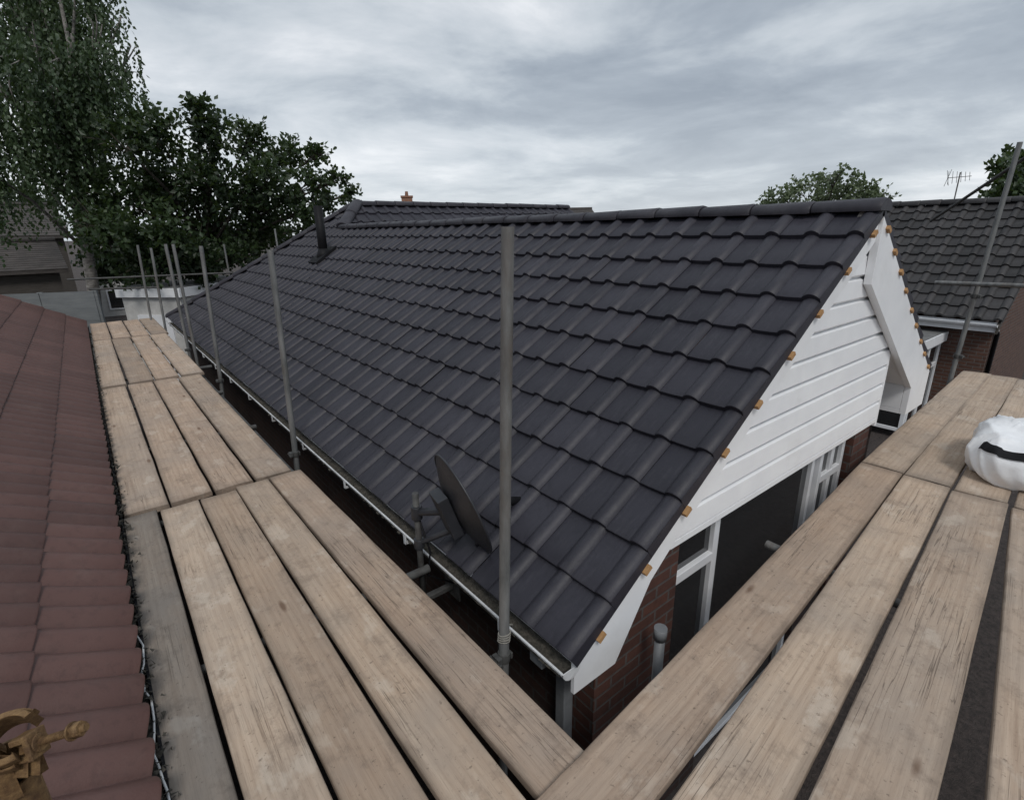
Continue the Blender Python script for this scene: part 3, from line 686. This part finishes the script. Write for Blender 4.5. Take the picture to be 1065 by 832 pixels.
# ------------------------------------------------------------------ distant houses
def far_house(name,label,u0,u1,vr,ve,D,depth,wallm,roofm,cat='house',chim=None,wins=()):
    A=pt(u0,ve,D); Bq=pt(u1,ve,D); zr2=pt((u0+u1)/2,vr,D+depth/2).z; ze_=(A.z+Bq.z)/2
    ax=V((Bq.x-A.x,Bq.y-A.y,0)); L=ax.length; ax.normalize(); ay=V((-ax.y,ax.x,0))
    if ay.dot(V((A.x,A.y,0)))<0: ay=-ay
    o0=V((A.x,A.y,0)); T=thing(name,label,cat,(A.x,A.y,-2.35))
    def q(s,d,z): v=o0+ax*s+ay*d; return (v.x,v.y,z)
    mb=MB(); i=.25
    mb.add([q(i,i,-2.35),q(L-i,i,-2.35),q(L-i,depth-i,-2.35),q(i,depth-i,-2.35),q(i,i,ze_-.02),q(L-i,i,ze_-.02),q(L-i,depth-i,ze_-.02),q(i,depth-i,ze_-.02),q(i,depth/2,zr2-.1),q(L-i,depth/2,zr2-.1)],
        [(0,1,5,4),(2,3,7,6),(1,2,6,9,5),(3,0,4,8,7)]); mb.build('wall',M[wallm],T)
    mb=MB(); th=.12
    nc=14
    for d0,d1 in ((0,depth/2),(depth,depth/2)):
        for c in range(nc):
            f0=c/nc; f1=(c+1)/nc+.01; e0=d0+(d1-d0)*f0; e1=d0+(d1-d0)*f1; h0=ze_+(zr2-ze_)*f0; h1=ze_+(zr2-ze_)*f1
            mb.add([q(0,e0,h0-.02),q(L,e0,h0-.02),q(L,e0,h0+.02),q(0,e0,h0+.02),q(0,e1,h1),q(L,e1,h1)],[(0,1,2,3),(3,2,5,4)])
        mb.add([q(0,d0,ze_-th),q(L,d0,ze_-th),q(L,d1,zr2-th),q(0,d1,zr2-th),q(0,d0,ze_),q(L,d0,ze_),q(L,d1,zr2),q(0,d1,zr2)],[(0,1,2,3),(0,1,5,4),(0,3,7,4),(1,2,6,5)])
    mb.path([q(0,depth/2,zr2+.03),q(L,depth/2,zr2+.03)],.1,8); rf=mb.build('roof',M[roofm],T)
    if chim:
        cu,cv,cw=chim; p=pt(cu,cv,D+depth/2); hw=cw/2
        mb=MB(); mb.obox((p.x,p.y,(zr2-.5+p.z)/2),ax,ay,V((0,0,1)),hw,hw,(p.z-zr2+.5)/2); mb.obox((p.x,p.y,p.z-.06),ax,ay,V((0,0,1)),hw+.05,hw+.05,.06)
        mb.path([(p.x,p.y,p.z),(p.x,p.y,p.z+.3)],[.13,.1],10); mb.build('chimney',M['chim'],rf,.01)
    for (s0,s1,z0,z1) in wins:
        mb=MB(); c=V(q((s0+s1)/2,i-.02,(z0+z1)/2)); mb.obox(c,ax,ay,V((0,0,1)),(s1-s0)/2,.03,(z1-z0)/2); w=mb.build('window',M['frame'],T)
        for sg in (-1,1):
            mb=MB(); mb.obox(c+ax*sg*(s1-s0)*.24-ay*.035,ax,ay,V((0,0,1)),(s1-s0)*.2,.01,(z1-z0)*.42); mb.build('pane',M['glass'],w)
    return T
far_house('house','dark old roofed house at the far left beneath the birch',-110,74,213,246,30,7,'shed','oldroof')
far_house('shed','brown roofed outbuilding in front of the old house at the far left',-90,72,252,283,24,4,'shed','oldroof','shed')
far_house('house','pale rendered house with small windows behind the birch trunk',80,135,222,246,36,7,'render','oldroof',wins=((.6,2.0,-.4,.9),(.6,2.0,-2.0,-.9)))
far_house('house','distant house with an orange brick chimney above the far ridge',385,470,216,232,36,8,'brick2','oldroof',chim=(423,204,.75))
far_house('house','distant house with low grey brown roof right of the far ridge',512,622,219,228,30,8,'brick2','oldroof')
# garage
p0=pt(118,299,19); p1=pt(186,302,17.6)
ax=V((p1.x-p0.x,p1.y-p0.y,0)); L=ax.length; ax.normalize(); ay=V((-ax.y,ax.x,0)); zt=p0.z
G=thing('garage','low white flat roofed garage past the end of the left walkway','garage',(p0.x,p0.y,-2.35))
def gq(s,d,z): v=V((p0.x,p0.y,z))+ax*s+ay*d; return v
mb=MB(); mb.obox(gq(L/2,2,(-2.35+zt-.3)/2),ax,ay,V((0,0,1)),L/2-.1,1.9,(zt-.3+2.35)/2); mb.build('wall',M['render'],G)
mb=MB(); mb.obox(gq(L/2,2,zt-.16),ax,ay,V((0,0,1)),L/2,2,.13); mb.build('fascia',M['white'],G,.01)
mb=MB(); mb.obox(gq(L/2,2,zt-.01),ax,ay,V((0,0,1)),L/2-.05,1.95,.015); mb.build('roof',M['felt'],G)
mb=MB(); mb.obox(gq(L/2,.08,-1.35),ax,ay,V((0,0,1)),L/2-.5,.02,.98); mb.build('door',M['frame'],G)
# fence
f0=pt(-20,306,17.5); f1=pt(97,302,16.5); ax=V((f1.x-f0.x,f1.y-f0.y,0)); L=ax.length; ax.normalize(); ay=V((-ax.y,ax.x,0))
Fc=thing('fence','plain grey panel fence at the far left beyond the brown roof','fence',(f0.x,f0.y,-2.35))
np_=2
for k in range(np_):
    mb=MB(); s0=L*k/np_
    for j in range(8): mb.obox(V((f0.x,f0.y,-2.33+(f0.z+2.30)*(j+.5)/8))+ax*(s0+L/np_/2)+ay*(.006*(j%2)),ax,ay,V((0,0,1)),L/np_/2-.01,.012,(f0.z+2.30)/16*1.0)
    mb.build('panel',M['fence'],Fc)
for k in range(np_+1):
    mb=MB(); mb.obox(V((f0.x,f0.y,(f0.z-2.35)/2))+ax*(L*k/np_)+ay*.06,ax,ay,V((0,0,1)),.05,.045,(f0.z+2.35)/2-.02); mb.build('post',M['fence'],Fc)
# ------------------------------------------------------------------ trees
def rnd_unit():
    while True:
        v=V((random.uniform(-1,1),random.uniform(-1,1),random.uniform(-1,1)))
        if .05<v.length<1: return v.normalized()
def leaf(mb,p,l,w,axis,col):
    s=axis.cross(rnd_unit())
    if s.length<.05: s=axis.cross(V((1,0,0)))
    s.normalize(); nrm=axis.cross(s)
    mb.add([p,p+axis*l*.45+s*w*.5+nrm*l*.06,p+axis*l,p+axis*l*.45-s*w*.5+nrm*l*.06],[(0,1,2,3)],col)
def tree(name,label,grp,base,top,clumps,D,n,ls,lm,bm,droop=0,trunk_r=.2,jit=1.6,spike=0,cut=-.22,cat='tree'):
    T=thing(name,label,cat,base,grp)
    base=V(base); top=V(top); cs=[]
    for (u,v,r) in clumps:
        dj=D+random.uniform(-jit,jit); c=pt(u,v,dj); dep=(c-CP).dot(R@V((0,0,-1))); cs.append((c,r*dep/F*random.uniform(.9,1.1)))
    mb=MB(); pts=[base+(top-base)*q+V((noise.noise(V((q*3,1,0)))*.35*q,noise.noise(V((q*3,7,0)))*.35*q,0)) for q in [i/8 for i in range(9)]]
    mb.path(pts,[trunk_r*(1.15-.95*i/8) for i in range(9)],10)
    lv=MB()
    for c,r in cs:
        h=min(max((c.z-base.z)*.62/(top.z-base.z+1e-6),.25),.95); i=h*8; i0=min(int(i),7); s=pts[i0].lerp(pts[i0+1],i-i0)
        m=s.lerp(c,.5)+V((0,0,.25)); mb.path([s,m,c,c+(c-s).normalized()*r*.6],[trunk_r*.32,trunk_r*.2,trunk_r*.1,.012],6)
        for _ in range(4):
            e_=c+rnd_unit()*r*.95; mb.path([m.lerp(c,.6),c.lerp(e_,.5)+V((0,0,.05)),e_],[trunk_r*.10,.02,.008],5)
        for _ in range(spike):
            d=(rnd_unit()+V((0,0,.6))).normalized(); q0=c+d*r*.6; q1=c+d*r*random.uniform(1.25,2.0)+V((0,0,-.1))
            mb.path([q0,q1],[.014,.004],4)
            for q in range(14):
                leaf(lv,q0.lerp(q1,q/13)+rnd_unit()*ls*.25,ls*random.uniform(.8,1.25),ls*.75,(d*.5+rnd_unit()).normalized(),random.uniform(.05,.7))
    mb.build('trunk',bm,T)
    mb=lv
    tot=sum(r*r for _,r in cs)
    for c,r in cs:
        k=int(n*r*r/tot); tone=random.uniform(.1,.6); done=0
        while done<k:
            d=rnd_unit(); rr=r*(random.random()**.5)*(1+.6*noise.noise(c+d*2.3)); p=c+V((d.x,d.y,d.z*.85))*rr
            if noise.noise(p*1.1)<cut: done+=1; continue
            if droop:
                L=random.randint(10,24)
                dx=V((random.uniform(-.10,.10),random.uniform(-.10,.10),-1)).normalized()
                for q in range(L):
                    pp=p+dx*q*ls*.7+rnd_unit()*ls*.32
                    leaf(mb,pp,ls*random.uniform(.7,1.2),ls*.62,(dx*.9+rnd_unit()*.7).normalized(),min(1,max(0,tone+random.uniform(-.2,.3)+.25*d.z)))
                done+=L
            else:
                tw=(d+rnd_unit()*.6+V((0,0,.15))).normalized()
                for q in range(5):
                    pp=p+tw*q*ls*.45
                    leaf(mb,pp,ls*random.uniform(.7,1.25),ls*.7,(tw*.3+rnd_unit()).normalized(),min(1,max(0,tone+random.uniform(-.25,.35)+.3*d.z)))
                done+=5
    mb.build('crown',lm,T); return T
bb=pt(80,292,21); bb=V((bb.x,bb.y,-2.35)); bt=pt(60,-10,21)
tree('birch_tree','tall drooping birch tree at the far left','trees behind the roofs',bb,bt,
 [(-60,30,45),(-40,90,40),(20,10,38),(68,12,36),(104,40,24),(124,24,10),(40,60,36),(88,78,30),(130,78,13),(10,110,34),(58,112,34),(100,126,24),(18,158,26),(60,160,24),(138,54,8),(5,50,34),(-25,170,26),(30,-40,50),(80,-45,40),(90,170,16),(75,60,34),(60,90,30)],21,31000,.135,M['leaf_birch'],M['birchbark'],1,.19,cut=-.27)
b2=pt(200,300,20.2); b2=V((b2.x,b2.y,-2.35)); t2=pt(215,130,20.2)
tree('leafy_tree','dense dark leafy tree right of the birch','trees behind the roofs',b2,t2,
 [(125,150,21),(162,138,22),(205,120,13),(225,146,20),(260,150,16),(298,163,14),(332,163,10),(350,188,9),(362,203,7),(320,195,17),(275,192,26),(225,195,31),(175,195,33),(128,205,31),(112,245,26),(165,245,32),(220,242,32),(268,230,24),(310,220,15),(340,212,10),(150,275,24),(205,272,22),(245,262,18)],19.2,19500,.165,M['leaf_dark'],M['bark'],0,.2,1.4,6,-.2)
bs=pt(190,300,23.5); bs=V((bs.x,bs.y,-2.35)); ts=pt(190,262,23.5)
tree('shrub','wide dark shrub filling the space below the leafy tree behind the far walkway','trees behind the roofs',bs,ts,
 [(100,268,13),(125,272,15),(160,268,15),(195,268,15),(230,262,14),(262,256,13),(290,246,11),(315,238,8),(110,285,12),(145,285,12)],23.5,6500,.18,M['leaf_dark'],M['bark'],0,.1,1.0,0,-.5,'shrub')
b3=pt(855,240,34); b3=V((b3.x,b3.y,-2.35)); t3=pt(862,192,34)
tree('leafy_tree','pale airy tree rising behind the near ridge','trees behind the roofs',b3,t3,
 [(800,211,8),(815,206,10),(832,198,10),(850,192,9),(868,188,9),(884,192,9),(900,197,9),(915,205,8),(868,206,14),(840,210,12),(900,211,11)],34,2600,.22,M['leaf_pale'],M['bark'],0,.15,2,2)
b4=pt(1062,240,27); b4=V((b4.x,b4.y,-2.35)); t4=pt(1066,180,27)
tree('leafy_tree','dark tree at the right edge behind the sloping brace','trees behind the roofs',b4,t4,
 [(1048,180,10),(1060,172,14),(1075,180,20),(1046,200,12),(1065,205,20),(1090,200,24),(1044,216,9)],27,3000,.22,M['leaf_dark'],M['bark'],0,.2,1.5,2)
b5=pt(10,220,48); b5=V((b5.x,b5.y,-2.35)); t5=pt(10,195,48)
tree('leafy_tree','small distant tree at the left edge behind the old roof','trees behind the roofs',b5,t5,
 [(-10,205,14),(8,200,10),(25,206,9),(40,210,9),(-30,205,16)],48,1800,.3,M['leaf_dark'],M['bark'],0,.2,1.5)
# ------------------------------------------------------------------ light and sky
az=math.atan2(-.35,-.65); el=rad(50)
sd=V((math.sin(az)*math.cos(el),math.cos(az)*math.cos(el),math.sin(el)))
sun_d=bpy.data.lights.new('sun','SUN'); sun_d.energy=1.5; sun_d.angle=rad(16); sun_d.color=(1,.97,.93)
sun=bpy.data.objects.new('sun',sun_d); C.objects.link(sun); sun.rotation_euler=sd.to_track_quat('Z','Y').to_euler(); sun.location=sd*50
w=bpy.data.worlds.new('World'); bpy.context.scene.world=w; w.use_nodes=True
class WT(NT):
    def __init__(s,w): s.t=w.node_tree
t=WT(w); bg_=w.node_tree.nodes['Background']
sky=t.n('ShaderNodeTexSky',sky_type='NISHITA',sun_disc=False,sun_elevation=el,sun_rotation=az)
gc=t.n('ShaderNodeTexCoord').outputs['Generated']; sx=t.n('ShaderNodeSeparateXYZ',{0:gc})
zz=t.math('ADD',t.math('MAXIMUM',sx.outputs[2],0.0),.13)
cv=t.n('ShaderNodeCombineXYZ',{0:t.math('DIVIDE',sx.outputs[0],zz),1:t.math('DIVIDE',sx.outputs[1],zz),2:2.3}).outputs[0]
n1=t.noise(cv,.85,10,.58,.3); n2=t.noise(cv,.33,4,.5,.2)
nn_=t.math('ADD',t.math('MULTIPLY',n1,.6),t.math('MULTIPLY',n2,.4))
cl=t.ramp(nn_,[(.38,(.28,.325,.385)),(.46,(.39,.44,.50)),(.52,(.55,.60,.65)),(.57,(.66,.70,.745)),(.64,(.88,.90,.93))])
hz=t.math('SUBTRACT',1.0,t.math('MULTIPLY',sx.outputs[2],4.0),True)
cl=t.mix(t.math('MULTIPLY',hz,.5),cl,(.80,.845,.89))
cl=t.n('ShaderNodeVectorMath',{0:cl,'Scale':10.5},operation='SCALE').outputs[0]
col=t.mix(.93,sky.outputs[0],cl)
t.l(col,bg_.inputs[0]); bg_.inputs[1].default_value=.1
sc=bpy.context.scene; sc.view_settings.view_transform='Standard'; sc.view_settings.look='None'; sc.view_settings.exposure=0
